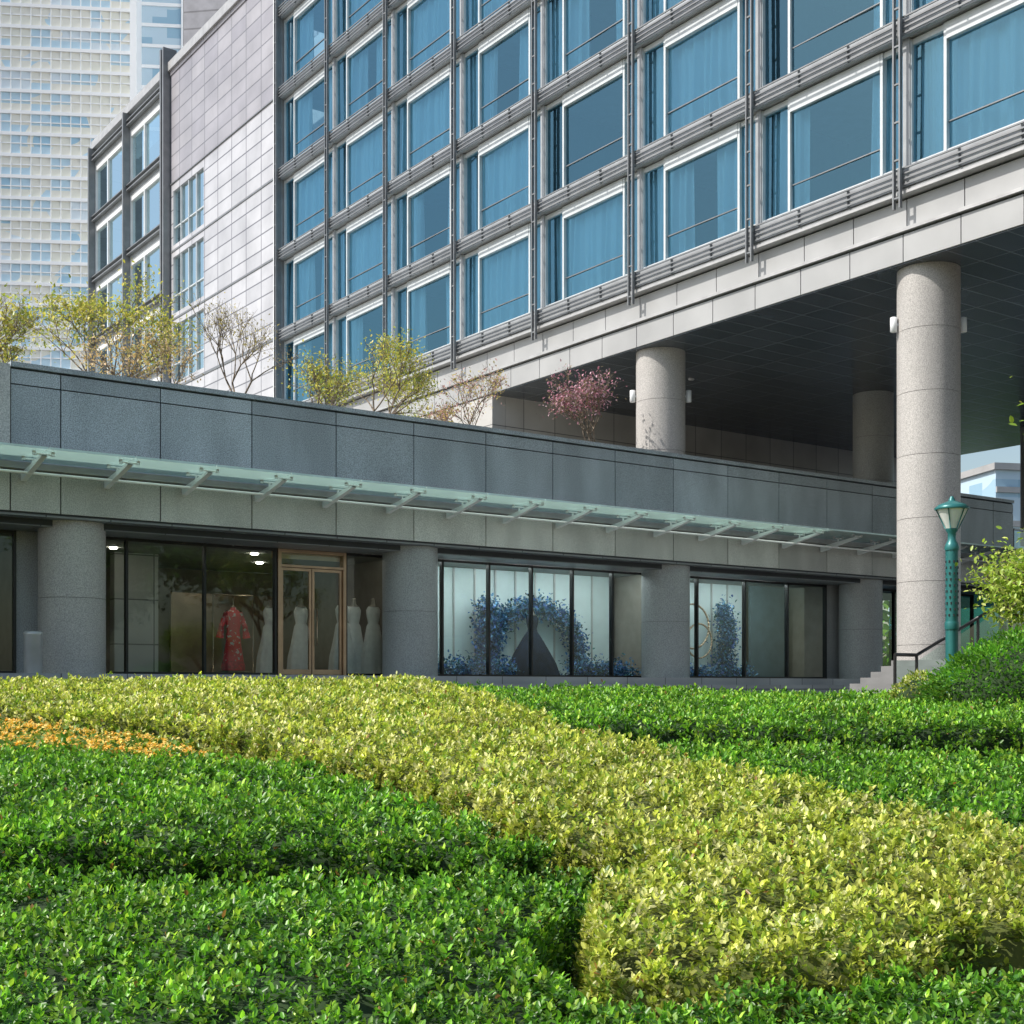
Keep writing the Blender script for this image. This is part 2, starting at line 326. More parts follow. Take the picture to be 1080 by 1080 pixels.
F=[(j*nx+i,j*nx+i+1,(j+1)*nx+i+1,(j+1)*nx+i) for j in range(len(ys)-1) for i in range(nx-1)]
me=bpy.data.meshes.new('ground'); me.from_pydata(V,[],F); me.materials.append(M['soil']); S.collection.objects.link(bpy.data.objects.new('ground',me))
M['pave']=mat_tiles('plaza_paving',(0,1),(.34,.33,.31),(.40,.39,.37),(.16,.16,.15),.6,.6,.7,.01)
mb=MB(); mb.poly([(-60,22.6,-.494),(60,22.6,-.494),(60,110,-.494),(-60,110,-.494)],'pave'); mb.obj('plaza_pavement')

# ---------------- podium ----------------
PV=24.8
pod=empty('podium_building',rot=ANG)
mb=MB()
U0,U1=-14,37.0
def panels(mb,u0,u1,zs,v,w,th,k,gap=.012,ph=0.):
    u=u0+ph
    edges=[u0]
    while u<u1-.3:
        if u>u0+.2: edges.append(u)
        u+=w
    edges.append(u1)
    for a,b in zip(edges[:-1],edges[1:]):
        for z0_,z1_ in zip(zs[:-1],zs[1:]): mb.box(a+gap,b-gap,v-th+rng.uniform(0,.004),v,z0_+gap,z1_-gap,k)
mb.box(U0,U1,PV+.001,PV+.35,3.2,5.82,'dark')
panels(mb,6.55,U1,[4.16,5.52,5.80],PV,1.9,.04,'panel',ph=.9)
panels(mb,6.55,U1,[3.22,3.98],PV,1.9,.04,'panel_lt',ph=.9)
mb.box(U0,6.53,PV-.10,PV,4.16,5.86,'panel_lt')
panels(mb,U0,6.55,[3.22,3.98],PV,1.9,.04,'panel_lt')
mb.box(6.55,U1,PV-.07,PV+.45,5.83,5.92,'panel')
mb.box(U0,U1,PV-.02,PV,3.985,4.155,'steel_lt')
mb.obj('parapet_wall',pod)
mb=MB()
mb.box(U0,U1,PV+.36,26.1,3.05,3.2,'dark')
mb.box(U0,U1,PV+.01,PV+.35,3.16,3.198,'soffit2'); mb.box(U0,U1,PV+.36,26.1,3.03,3.048,'soffit2')
mb.obj('entry_soffit',pod)
mb=MB(); mb.box(U0,22.7,PV+.36,75,4.7,4.9,'roof'); mb.box(22.7,U1,PV+.36,33.2,4.7,4.9,'roof'); mb.obj('roof_deck',pod)
mb=MB(); mb.box(U0,U1,23.9,34,-.49,.28,'step')
for i,(vv,zz) in enumerate(((23.55,.11),(23.2,-.06),(22.85,-.23))): mb.box(U0,U1,vv,vv+.348,-.49,zz,'step')
mb.obj('entrance_steps',pod)
for i,u in enumerate((.3,7.9,15.43,23.1,30.7)):
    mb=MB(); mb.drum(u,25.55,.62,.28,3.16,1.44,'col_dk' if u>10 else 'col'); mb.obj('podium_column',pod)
# canopy
mb=MB(); cv0,cv1=23.15,PV-.02
mb.box(U0,U1,cv1-.10,cv1-.001,3.99,4.11,'steel_lt')
u=-13.
while u<37.5:
    mb.box(u+.01,u+1.51,cv0,cv1-.12,4.12,4.142,'glass_c'); mb.box(u+.01,u+1.51,cv0-.015,cv0-.002,4.112,4.15,'glass_edge')
    uu=u
    for s in (-.05,.05):
        mb.poly([(uu+s,cv1-.101,3.76),(uu+s,cv1-.101,3.90),(uu+s,cv0+.28,4.07),(uu+s,cv0+.25,4.03)],'white')
    mb.poly([(uu-.05,cv1-.101,3.76),(uu+.05,cv1-.101,3.76),(uu+.05,cv0+.25,4.03),(uu-.05,cv0+.25,4.03)],'white')
    mb.poly([(uu-.05,cv1-.101,3.90),(uu+.05,cv1-.101,3.90),(uu+.05,cv0+.28,4.07),(uu-.05,cv0+.28,4.07)],'white')
    for vv in (cv0+.3,cv0+.95):
        mb.tube((uu-.16,vv,4.075),(uu+.16,vv,4.075),.018,.018,'white',6)
        for s in (-.16,.16): mb.tube((uu+s,vv,4.05),(uu+s,vv,4.118),.035,.035,'steel_lt',8)
    mb.tube((uu-.0,cv0+.95,3.93),(uu,cv0+.95,4.08),.022,.022,'white',6)
    u+=1.52
mb.tube((-13,cv1-.5,3.86),(37.3,cv1-.5,3.86),.026,.026,'white',8)
mb.obj('glass_canopy',pod)
# storefront
GV=26.2; gz0,gz1=.30,3.03
mb=MB(); gl=MB()
def mull(u,w=.05,k='mull',z1=gz1): mb.box(u-w/2,u+w/2,GV-.06,GV+.06,gz0-.02,z1,k)
secs=[([-6,-4,-2,0,2,4,5.6,7.0],0),([8.5,9.18,10.83,12.43],0),([14.14,15.2],0),([16.3,16.68,18.0,19.27,20.54,21.83,22.96],0),([23.9,24.8,26.6,28.3,29.9],0),([31.2,33,35,36.9],0)]
for us,_ in secs:
    for u in us: mull(u)
    for a,b in zip(us[:-1],us[1:]):
        t=rng.normal(0,.004,2)
        gl.poly([(a+.025,GV+t[0],gz0),(b-.025,GV-t[0],gz0),(b-.025,GV-t[0]+t[1],gz1),(a+.025,GV+t[0]+t[1],gz1)],'glass_s')
    mb.box(us[0],us[-1],GV-.05,GV+.05,gz1-.06,gz1-.002,'mull'); mb.box(us[0],us[-1],GV-.05,GV+.05,gz0-.018,gz0+.05,'mull')
mb.box(12.4,14.2,GV+.055,GV+.1,gz1-.2,gz1-.003,'gold')
def bx(a,b,c,d,z0_,z1_): mb.box(a,b,c,d,z0_,z1_,'gold')
bx(12.47,12.55,GV-.09,GV+.09,gz0,gz1-.01); bx(14.05,14.12,GV-.09,GV+.09,gz0,gz1-.01)
bx(12.551,14.049,GV-.08,GV+.08,2.64,2.69); bx(12.551,14.049,GV-.08,GV+.08,2.95,3.02)
for a,b in ((12.56,13.29),(13.31,14.04)):
    bx(a,a+.055,GV-.03,GV+.03,gz0+.02,2.63); bx(b-.055,b,GV-.03,GV+.03,gz0+.02,2.63)
    bx(a+.056,b-.056,GV-.029,GV+.029,gz0+.02,gz0+.13); bx(a+.056,b-.056,GV-.029,GV+.029,2.57,2.629)
    gl.poly([(a+.05,GV,gz0+.13),(b-.05,GV,gz0+.13),(b-.05,GV,2.57),(a+.05,GV,2.57)],'glass_s')
gl.poly([(12.55,GV,2.69),(14.05,GV,2.69),(14.05,GV,2.95),(12.55,GV,2.95)],'glass_s')
for u in (13.20,13.40): mb.tube((u,GV-.09,.95),(u,GV-.09,1.75),.014,.014,'gold',8)
for a,b in ((7.02,8.48),(15.22,16.28),(22.98,23.88),(29.93,31.18)): mb.box(a,b,GV-.02,GV+.1,.28,3.03,'col_dk')
mb.obj('storefront_frames',pod); gl.obj('storefront_glass',pod)
# interior
mb=MB()
mb.box(-6,37,GV+.12,33.9,.281,.30,'floor_in')
mb.box(-6,37,32.0,32.2,.30,3.02,'cream'); mb.box(-6,37,GV+.12,32.2,3.05,3.2,'ceil')
for u in (8.0,15.75,23.4,30.3): mb.box(u-.1,u+.1,GV+.12,31.98,.302,3.04,'cream')
mb.box(9.9,10.9,29,29.3,.302,3.04,'wall_lt'); mb.box(12.2,15.6,31.6,31.7,.302,2.4,'gold')
for a,b in ((16.0,23.2),(24.2,28.25)):
    mb.box(a,b,27.75,27.85,.302,3.03,'backing')
    u=a+.1
    while u<b-.05: 
        mb.box(u,u+.03,27.70,27.749,.302,3.03,'steel_lt'); u+=.63
mb.box(28.3,29.9,27.6,27.7,.302,3.03,'room')
mb.obj('shop_interior',pod)
mb=MB()
for a,b in ((16.4,22.9),(24.3,28.2)): mb.box(a,b,26.42,26.52,3.01,3.045,'fill_white')
for u,v in ((9.6,28.2),(11.7,26.5),(12.6,27.6),(14.8,26.5),(13.6,29.5)): mb.lathe(u,v,[(.08,3.02),(.08,3.045)],'fill_warm',16)
for u in (-2.5,1.5,5.0): mb.lathe(u,28,[(.08,3.02),(.08,3.045)],'fill_warm',16)
mb.obj('added_shop_lights',pod)  # emitters added to light up the shop displays
M['red']=mat_simple('red_silk',(.60,.02,.03),.5,0,.5,14); M['gown_w']=mat_simple('ivory_gown',(.82,.78,.74),.7,0,.08,8); M['navy']=mat_simple('navy_gown',(.010,.018,.045),.9,0,.3,5,spec=.1)
m,nt,o=newmat('red_brocade'); p=N(nt,'ShaderNodeBsdfPrincipled',Roughness=.5); r,_=noise_ramp(nt,14,(.70,.02,.03),(.75,.55,.48),.60,.64,2); nt.links.new(r.outputs['Color'],p.inputs['Base Color']); nt.links.new(p.outputs[0],o.inputs[0]); M['brocade']=m
dr=empty('red_dress_on_rack',W(11.72,26.75,.3),ANG)
mb=MB(); mb.lathe(0,0,[(.26,.12),(.255,.2),(.19,.6),(.16,.85),(.14,.95),(.17,1.1),(.19,1.25),(.16,1.36),(.07,1.42),(.06,1.46)],'brocade',28,1.,.55,False)
for s in (-1,1): 
    mb.tube((s*.15,0,1.34),(s*.27,0,1.05),.06,.055,'brocade',10); mb.tube((s*.27,0,1.05),(s*.31,.0,.80),.055,.085,'brocade',10)
mb.lathe(0,0,[(.262,.1),(.27,.2),(.24,.3)],'red',28,1.,.56,False); mb.obj('dress',dr)
mb=MB()
for s in (-.46,.46): mb.tube((s,0,.0),(s,0,1.72),.018,.018,'gold',8); mb.tube((s,-.22,.02),(s,.22,.02),.018,.018,'gold',8)
mb.tube((-.46,0,1.72),(.46,0,1.72),.018,.018,'gold',8); mb.tube((-.46,0,.08),(.46,0,.08),.015,.015,'gold',8); mb.tube((0,0,1.44),(0,0,1.72),.01,.01,'gold',6)
mb.tube((-.17,0,1.4),(.17,0,1.4),.012,.012,'gold',6); mb.obj('rack',dr)
def gown(name,u,v,h,k,r=.4,ruf=.06):
    e=empty(name,W(u,v,.3),ANG); mb=MB(); n=48
    prof=[(r,.02),(r*.93,.25*h),(r*.7,.45*h),(.17,.66*h),(.13,.70*h),(.17,.80*h),(.18,.87*h),(.13,.92*h)]
    if k=='navy': prof=[(r,.02),(r*.86,.2*h),(r*.6,.4*h),(r*.36,.57*h),(.15,.68*h),(.13,.72*h),(.17,.80*h),(.18,.87*h),(.13,.92*h)]
    for j,(rr,z) in enumerate(prof):
        am=ruf*max(0,1-z/(.65*h))
        for a in range(n):
            t=2*math.pi*a/n; q=rr*(1+am*math.sin(9*t+j*.2)+am*.5*math.sin(17*t)); mb.v.append((q*math.cos(t),q*.6*math.sin(t),z))
    i=mb.mi(k)
    for j in range(len(prof)-1):
        for a in range(n): mb.f.append((j*n+a,j*n+(a+1)%n,(j+1)*n+(a+1)%n,(j+1)*n+a)); mb.m.append(i); mb.sm.append(1)
    mb.obj('gown_fabric',e)
    mb=MB(); mb.lathe(0,0,[(.13,.915*h),(.06,.95*h),(.05,1.0*h),(.055,1.02*h),(.02,1.03*h)],'cream' if k!='navy' else 'mull',20,1,.8); mb.lathe(0,0,[(.16,0),(.15,.02),(.02,.03),(.02,.5)],'steel',16); mb.obj('mannequin_stand',e)
for u,v in ((14.45,26.9),(14.85,27.1),(15.25,26.9),(13.95,28.0),(13.5,28.7)): gown('wedding_gown',u,v,1.75,'gown_w',.34)
gown('navy_gown',19.9,27.0,1.7,'navy',.80,.05)
def florals(name,pts,sig,n,cols,L=.07):
    pts=np.array([W(*p) for p in pts]); i=rng.integers(0,len(pts),n); c=pts[i]+rng.normal(0,1,(n,3))*sig
    c[:,2]=np.maximum(c[:,2],.32); dd=rng.normal(0,1,(n,3)); leafmesh(name,c,dd,rng.uniform(.6,1.4,n)*L,palette(n,cols,.25),.6,'petal')
BL=[(.06,.20,.40),(.02,.10,.22),(.18,.38,.60),(.03,.13,.14),(.02,.08,.09),(.08,.16,.42)]
arch=[]
for t in np.linspace(-.25,math.pi+.1,40):
    arch.append((20.3+1.4*math.cos(t),27.4,.95+1.15*math.sin(t)))
for z in np.linspace(.4,2.1,14): arch+= [(18.6,27.2,z),(18.8,27.3,z)]
florals('blue_flower_arch',arch,.13,8500,BL,.085)
mound=[(u,26.75,.42) for u in np.linspace(16.6,18.9,14)]+[(u,26.75,.42) for u in np.linspace(21.0,22.8,11)]
florals('blue_flower_mound',mound,.16,6000,BL,.08)
ringp=[(26.9+.1*math.sin(z*5),27.2,z) for z in np.linspace(.4,2.3,20)]+[(u,26.9,.4) for u in np.linspace(25.0,27.4,12)]
florals('blue_flower_stand',ringp,.14,5500,BL,.08)
rg=empty('gold_ring_display',W(25.6,27.2,0),ANG); mb=MB()
for cx,cz,R in ((0,1.75,.62),(.25,1.35,.48)):
    for a in range(36):
        t0=2*math.pi*a/36;t1=2*math.pi*(a+1)/36; mb.tube((cx+R*math.cos(t0),0,cz+R*math.sin(t0)),(cx+R*math.cos(t1),0,cz+R*math.sin(t1)),.028,.028,'gold',6)
mb.tube((.1,0,.3),(.1,0,.9),.02,.02,'gold'); mb.tube((-.3,0,.31),(.5,0,.31),.02,.02,'gold'); mb.obj('rings',rg)
e=empty('litter_bin',W(6.85,24.4,.28),ANG); mb=MB(); mb.lathe(0,0,[(.15,0),(.16,.02),(.16,.68),(.165,.69),(.165,.74),(.13,.76),(.12,.70)],'steel_lt',24,cap=True); mb.obj('bin_body',e)

# ---------------- tower ----------------
tw=empty('office_tower',rot=ANG)
TU=22.8; BAY=4.24; V0=17.84; SILL=10.95; FH=3.15; VA=V0-3*BAY; VB=V0+7*BAY; NF=8; VM=V0+7*BAY
gU=TU+.2
fr=MB(); gl=MB(); cu=MB(); gr=MB(); st=MB()
bays=[V0+i*BAY for i in range(-3,7)]
ZT=SILL+NF*FH
for f in range(NF):
    s=SILL+f*FH; t=s+2.62
    st.box(TU+.2,TU+9,VA,VB,t+.02,s+FH-.02,'span')
    st.box(TU+.08,TU+.198,VA,VB,t+.06,t+.34,'fascia2')
    for b in bays:
        a0,a1=b+.09,b+BAY-.09
        cut=[a0,a0+.58,a1-.85,a1]
        for q,wd in ((a0,.04),(cut[1],.07),(cut[2],.07),(a1,.04)):
            fr.box(gU-.09,gU+.05,q-wd/2,q+wd/2,s+.001,t+.019,'frame')
        fr.box(gU-.07,gU+.04,a0+.021,a1-.021,s+.002,s+.055,'frame')
        fr.box(gU-.10,gU+.04,cut[1]+.036,cut[2]-.036,t-.32,t+.015,'frame')
        fr.box(gU-.06,gU+.04,a0+.021,cut[1]-.036,t-.10,t+.015,'frame'); fr.box(gU-.06,gU+.04,cut[2]+.036,a1-.021,t-.10,t+.015,'frame')
        fr.box(gU-.03,gU+.03,cut[1]+.036,cut[2]-.036,s+.62,s+.645,'steel')
        for p,q in zip(cut[:-1],cut[1:]):
            e=rng.normal(0,.012,2)
            gl.poly([(gU+e[0],p+.02,s+.05),(gU-e[0],q-.02,s+.05),(gU-e[0]+e[1],q-.02,t-.05),(gU+e[0]+e[1],p+.02,t-.05)][::-1],'glass_t')
        st.box(TU+.08,gU+.5,b-.085,b+.085,s-.5 if f else s-.1,t+.05,'span')
        mode=random.random()
        if mode<.40: spans=[(a0,a1)]
        elif mode<.93: 
            x=random.uniform(1.0,1.7); y=random.uniform(1.1,1.9); spans=[(a0,a0+x),(a1-y,a1)]
        else: spans=[(a0,a0+1.)]
        for p,q in spans:
            nn=int((q-p)/.025); ph=random.random()*6; fq=random.uniform(14,20); base=len(cu.v)
            for j in range(nn+1):
                vv=p+(q-p)*j/nn; o1=.10*math.sin(vv*fq+ph+1.5*math.sin(vv*4+ph))+.05*math.sin(vv*8+ph*2)+.02*math.sin(vv*47)
                sway=.04*math.sin(vv*3+ph)
                for zf,amp in ((.03,1.2),(1.3,.9),(2.62,.5)): cu.v.append((gU+.27+o1*amp,vv+sway*(1-zf/2.62),s+zf))
            i=cu.mi('curtain')
            for j in range(nn):
                for r_ in (0,1): cu.f.append((base+3*j+r_,base+3*j+3+r_,base+3*j+4+r_,base+3*j+1+r_)); cu.m.append(i); cu.sm.append(1)
    st.box(TU+3.2,TU+3.3,VA,VB,s+.0,t+.0,'room')
    for b in bays: st.box(gU+.5,TU+3.19,b-.06,b+.06,s,t,'room')
    zz=s-.12
    for dz in (0,-.11,-.22,-.34):
        gr.box(TU-.15,TU-.115,VA,VB,zz+dz-.016,zz+dz+.016,'steel')
    gr.box(TU-.05,TU+.07,VA,VB,zz-.35,zz+.02,'span')
    v=VA
    while v<VB:
        gr.box(TU-.114,TU-.051,v-.008,v+.008,zz-.36,zz+.02,'steel'); v+=BAY/3
gr.box(TU-.15,TU-.1,VA,VB,ZT-.2,ZT-.1,'steel')
for b in bays+[VM]:
    for s in (-.08,.08): gr.box(TU-.25,TU-.17,b+s-.018,b+s+.018,10.0,ZT,'steel')
    z=10.2
    while z<ZT: gr.box(TU-.24,TU-.19,b-.061,b+.061,z,z+.035,'steel'); z+=.79
    for f in range(NF+1): gr.box(TU-.169,TU-.151,b-.03,b+.03,SILL+f*FH-.5,SILL+f*FH-.1,'steel')
fr.obj('window_frames',tw); gl.obj('window_glass',tw); cu.obj('window_curtains',tw); gr.obj('facade_grid',tw)
W_=BAY/3; v=VA; fs=MB()
while v<VB-.1:
    fs.box(TU-.02,TU+.02,v+.012,v+W_-.012,8.93,9.50,'fascia'); fs.box(TU+.10,TU+.14,v+.012,v+W_-.012,9.66,10.26,'fascia'); v+=W_
fs.box(TU+.021,TU+.3,VA,VB,8.91,9.54,'dark'); fs.box(TU+.145,TU+.3,VA,VB,9.621,10.3,'dark')
fs.box(TU-.10,TU+.3,VA,VB,9.545,9.62,'steel_lt'); fs.box(TU-.12,TU+.3,VA,VB,10.31,10.37,'steel_lt'); fs.box(TU-.02,TU+.19,VA,VB,10.375,10.46,'span')
fs.obj('fascia_panels',tw)
TE=43.2
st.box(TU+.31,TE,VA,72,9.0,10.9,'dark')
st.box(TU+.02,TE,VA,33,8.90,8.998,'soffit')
st.box(TU+9.01,TE,VA,VB,10.91,ZT,'span')
st.box(TU-.1,TE,VA-.3,VA-.01,8.9,ZT,'fascia2')
st.box(TU-.1,TE,VA-.3,VB,ZT+.001,ZT+.5,'fascia2')
st.box(TU+.51,TE,33.0,33.4,4.9,8.93,'wall_lt')
st.box(TU+.02,TU+.5,33.0,72,4.7,8.9,'wall_lt')
st.obj('tower_structure',tw)
mb=MB()
for u in (26.3,33.4): 
    for v in (12.0,20.5,28.0): mb.lathe(u,v,[(.07,8.86),(.09,8.875),(.09,8.899)],'steel_lt',12)
mb.obj('soffit_fittings',tw)
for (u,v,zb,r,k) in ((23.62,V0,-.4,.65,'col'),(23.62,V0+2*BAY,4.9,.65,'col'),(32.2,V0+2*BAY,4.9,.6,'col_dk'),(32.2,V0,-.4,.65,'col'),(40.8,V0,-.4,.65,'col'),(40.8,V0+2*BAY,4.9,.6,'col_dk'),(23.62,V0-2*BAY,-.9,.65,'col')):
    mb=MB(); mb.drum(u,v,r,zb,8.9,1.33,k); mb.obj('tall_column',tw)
    if k=='col' and u<30:
        mb=MB(); t=Vector((CU,-SU,0))
        for s in (-1,1):
            c=(u+s*t.x*(r+.09),v+s*t.y*(r+.09)); zl=7.75
            mb.lathe(c[0],c[1],[(.05,zl-.16),(.075,zl-.15),(.075,zl+.15),(.05,zl+.16)],'white',16)
            mb.tube((u+s*t.x*(r-.02),v+s*t.y*(r-.02),zl),(c[0],c[1],zl),.03,.03,'white',8)
        mb.obj('column_spotlights',tw)
# tiled wing
wg=MB(); wgl=MB(); VW=59.3; VE=70.0; VT=VM+.2
nf=[(14.1,16.7),(17.25,19.85),(20.4,22.9)]
WV0,WV1=55.2,58.8
def wallbox(v0,v1,z0_,z1_,k): wg.box(TU,TU+.4,v0,v1,z0_,z1_,k)
wallbox(VT,VW-.25,23.3,28.3,'tile_g'); wallbox(VT,WV0,4.9,23.25,'tile'); wallbox(WV1,VW-.25,4.9,23.25,'tile')
zz=4.9
for a,b in nf:
    wallbox(WV0,WV1,zz,a,'tile'); zz=b
wallbox(WV0,WV1,zz,23.25,'tile')
wg.box(TU-.05,TU+.4,VT,VW-.25,23.251,23.299,'steel')
for z in (13.8,17.0,20.15): wg.box(TU-.03,TU-.001,VT,VW-.25,z-.04,z+.04,'steel')
for a,b in nf:
    wgl.poly([(TU+.12,WV0,a),(TU+.12,WV1,a),(TU+.12,WV1,b),(TU+.12,WV0,b)][::-1],'glass_w')
    wg.box(TU+1.5,TU+1.6,WV0-1,WV1+1,a-.3,b+.3,'room')
    for i in range(5):
        v=WV0+(WV1-WV0)*i/4; wg.box(TU+.02,TU+.16,v-.03,v+.03,a,b,'frame')
    wg.box(TU+.05,TU+.15,WV0,WV1,a+.8,a+.85,'frame')
wg.box(TU-.15,TU+.6,VT,VE,28.5,28.9,'steel_lt'); wg.box(TU-.05,TU+.5,VT,VW-.25,28.301,28.499,'tile_g')
wg.box(TU+4,TE,VM,VE,10.91,28.6,'span'); wg.box(TU+.0,TE,VE,VE+.3,4.9,28.6,'tile_g')
for v in (VW-.12,VW+.2,64.6,VE-.1):
    wg.box(TU-.35,TU+.3,v-.07,v+.07,4.9,29.6 if v<60 else 28.5,'steel')
for kf in range(7):
    s=18.6+3.2*(kf-4); t=s+2.65
    wg.box(TU+.0,TU+.3,VW,VE,t,s+3.2,'panel'); wg.box(TU-.20,TU-.001,VW,VE,t+.18,t+.24,'steel'); wg.box(TU-.2,TU-.001,VW,VE,t+.42,t+.47,'steel')
    for a,b in ((VW+.3,64.5),(64.7,VE-.2)):
        cuts=[a,a+.8,b-1.9,b-.0]
        for q in cuts: wg.box(TU+.02,TU+.2,q-.05,q+.05,s,t,'white')
        wg.box(TU+.03,TU+.19,a+.05,b-.05,t-.3,t-.001,'white')
        for p,q in zip(cuts[:-1],cuts[1:]):
            e=rng.normal(0,.008); wgl.poly([(TU+.14+e,p,s),(TU+.14-e,q,s),(TU+.14-e,q,t),(TU+.14+e,p,t)][::-1],'glass_w')
    wg.box(TU+2.,TU+2.1,VW,VE,s-.5,t+.5,'room')
wg.box(TU-.2,TU+.0,VT-.25,VT-.05,4.9,ZT,'steel'); wg.box(TU-.18,TU-.02,VT-.045,VT+.1,4.9,28.5,'white')
wg.box(TU+.0,TU+.4,VM,VT-.001,4.9,ZT,'span')
wg.obj('tiled_wing',tw); wgl.obj('wing_glass',tw)

# ---------------- background buildings ----------------
def mat_highrise(name,cs,bw,bh,rough=.25):
    m,nt,o=newmat(name); p=N(nt,'ShaderNodeBsdfPrincipled',Roughness=rough)
    tc=N(nt,'ShaderNodeTexCoord'); sp=N(nt,'ShaderNodeSeparateXYZ'); nt.links.new(tc.outputs['Object'],sp.inputs[0])
    ad=N(nt,'ShaderNodeMath',operation='ADD'); nt.links.new(sp.outputs[0],ad.inputs[0]); nt.links.new(sp.outputs[1],ad.inputs[1])
    fl=[]
    for src,s in ((ad.outputs[0],bw),(sp.outputs[2],bh)):
        dv=N(nt,'ShaderNodeMath',operation='DIVIDE'); dv.inputs[1].default_value=s; nt.links.new(src,dv.inputs[0])
        f=N(nt,'ShaderNodeMath',operation='FLOOR'); nt.links.new(dv.outputs[0],f.inputs[0]); fl.append(f)
    cb=N(nt,'ShaderNodeCombineXYZ'); nt.links.new(fl[0].outputs[0],cb.inputs[0]); nt.links.new(fl[1].outputs[0],cb.inputs[1])
    wn=N(nt,'ShaderNodeTexWhiteNoise'); nt.links.new(cb.outputs[0],wn.inputs['Vector'])
    big,bn=noise_ramp(nt,.05,(0,0,0),(1,1,1),.35,.65,2,tc.outputs['Object'])
    av=N(nt,'ShaderNodeMixRGB'); av.inputs['Fac'].default_value=.4; nt.links.new(wn.outputs['Value'],av.inputs['Color1']); nt.links.new(big.outputs['Color'],av.inputs['Color2'])
    r=N(nt,'ShaderNodeValToRGB'); r.color_ramp.interpolation='CONSTANT'; r.color_ramp.elements[0].color=(*cs[0],1); r.color_ramp.elements[1].color=(*cs[-1],1); r.color_ramp.elements[1].position=.8
    for i,c in enumerate(cs[1:-1]): e=r.color_ramp.elements.new((i+1)/len(cs)*.9); e.color=(*c,1)
    nt.links.new(av.outputs['Color'],r.inputs['Fac']); nt.links.new(r.outputs['Color'],p.inputs['Base Color']); nt.links.new(p.outputs[0],o.inputs[0]); return m
M['hr']=mat_highrise('highrise_glass',[(.42,.66,.82),(.88,.88,.78),(.58,.78,.90),(.90,.89,.80),(.76,.86,.92)],2.9,1.6,.15)  # cream and blue panes, lightened so the colour carries washed-out glare
M['hr2']=mat_highrise('highrise_glass_b',[(.30,.48,.62),(.5,.65,.76),(.36,.54,.68)],2.2,1.6)
M['hr_l']=mat_simple('highrise_trim',(.86,.89,.92),.5,0,.03,.1)
hr=empty('highrise_tower',(-57.5,200,-.5),math.radians(6)); mb=MB()
mb.box(-30,0,0,30,0,150,'hr'); mb.box(1,7,4,30,0,150,'hr2'); mb.box(.01,1,-.6,30,0,150,'hr_l'); mb.box(7,9.5,3.5,30,0,150,'hr_l')
for i in range(46):
    z=i*3.2; mb.box(-30,0,-.25,-.01,z,z+.5,'hr_l'); mb.box(-30,0,-.15,-.01,z+1.95,z+2.1,'hr_l'); mb.box(1.01,6.99,3.8,3.99,z,z+.5,'hr_l')
for i in range(21): mb.box(-29+i*1.45-.06,-29+i*1.45+.06,-.2,-.011,0,150,'hr_l')
mb.obj('highrise_body',hr)
M['grp']=mat_tiles('grey_cladding',(0,2),(.42,.42,.46),(.48,.48,.52),(.25,.25,.27),6,2.2,.5,.12)
bb=empty('grey_office_block',(-42.5,172,-.5),-.15); mb=MB(); mb.box(0,60,0,30,0,140,'hr_l'); mb.box(-.0,60,-.3,-.01,0,140,'grp'); mb.obj('block_body',bb)
rb=empty('blue_office_block',(43,118,-.5),.2); mb=MB(); mb.box(0,40,0,20,0,20,'hr2')
for i in range(7): mb.box(0,40,-.2,-.01,i*3,i*3+.5,'fascia')
mb.box(-.3,40.3,-.3,20,20.01,20.6,'fascia'); mb.obj('block_body',rb)

# ---------------- trees ----------------
def tree(name,base,h,spread,nleaf,cols,L=.09,trunk=.28,r0=.06,depth=4,kids=3,sig=.16,seed=1,mat='leaf',w=None):
    rr=random.Random(seed); e=empty(name,(0,0,0)); mb=MB(); tips=[]
    def grow(p,d,ln,r,dep):
        steps=3; q=p
        for i in range(steps):
            d=(d+Vector((rr.gauss(0,.1),rr.gauss(0,.1),rr.gauss(.03,.06)))).normalized(); q2=q+d*(ln/steps)
            r2=r*(1-.28*(i+1)/steps); mb.tube(q,q2,r*(1-.28*i/steps),r2,'bark',7 if dep>2 else 4); q=q2
            if dep<=2: tips.append(q.copy())
        if dep==0: return
        nk=kids+(rr.random()<.4)
        for i in range(nk):
            a=rr.random()*6.28+i*2.1; sp=rr.uniform(.35,.95)*spread
            nd=(d+Vector((math.cos(a)*sp,math.sin(a)*sp,rr.uniform(-.1,.35)))).normalized()
            grow(q,nd,ln*rr.uniform(.6,.85),r*.58,dep-1)
    grow(Vector(base),Vector((0,0,1)),h*trunk,r0,depth)
    zt=max(t.z for t in tips); f=h/max(.1,zt-base[2]); B=Vector(base)
    mb.v=[tuple(B+(Vector(v)-B)*f) for v in mb.v]; tips=[B+(t-B)*f for t in tips]
    mb.obj('trunk_and_limbs',e)
    if nleaf:
        t=np.array([tuple(x) for x in tips]); wgt=rng.random(len(t))**2+.05; i=rng.choice(len(t),nleaf,p=wgt/wgt.sum()); c=t[i]+rng.normal(0,sig,(nleaf,3)); dd=rng.normal(0,1,(nleaf,3)); dd[:,2]-=.2
        leafmesh('crown_foliage',c,dd,rng.uniform(.6,1.35,nleaf)*L,palette(nleaf,cols,.25,w),.5,mat,e)
    return e
YG=[(.46,.43,.08),(.36,.40,.07),(.58,.52,.14),(.26,.32,.06)]
OR=[(.58,.42,.18),(.52,.44,.16),(.62,.5,.36)]
PK=[(.46,.22,.28),(.34,.14,.18),(.55,.36,.42),(.22,.17,.09)]
tree('roof_tree',W(9.85,30.5,4.9),4.9,1.1,3800,YG,.085,.22,.04,5,3,.16,3)
tree('roof_tree.001',W(11.1,29,4.9),3.3,1.0,1700,OR,.07,.22,.03,5,3,.12,5)
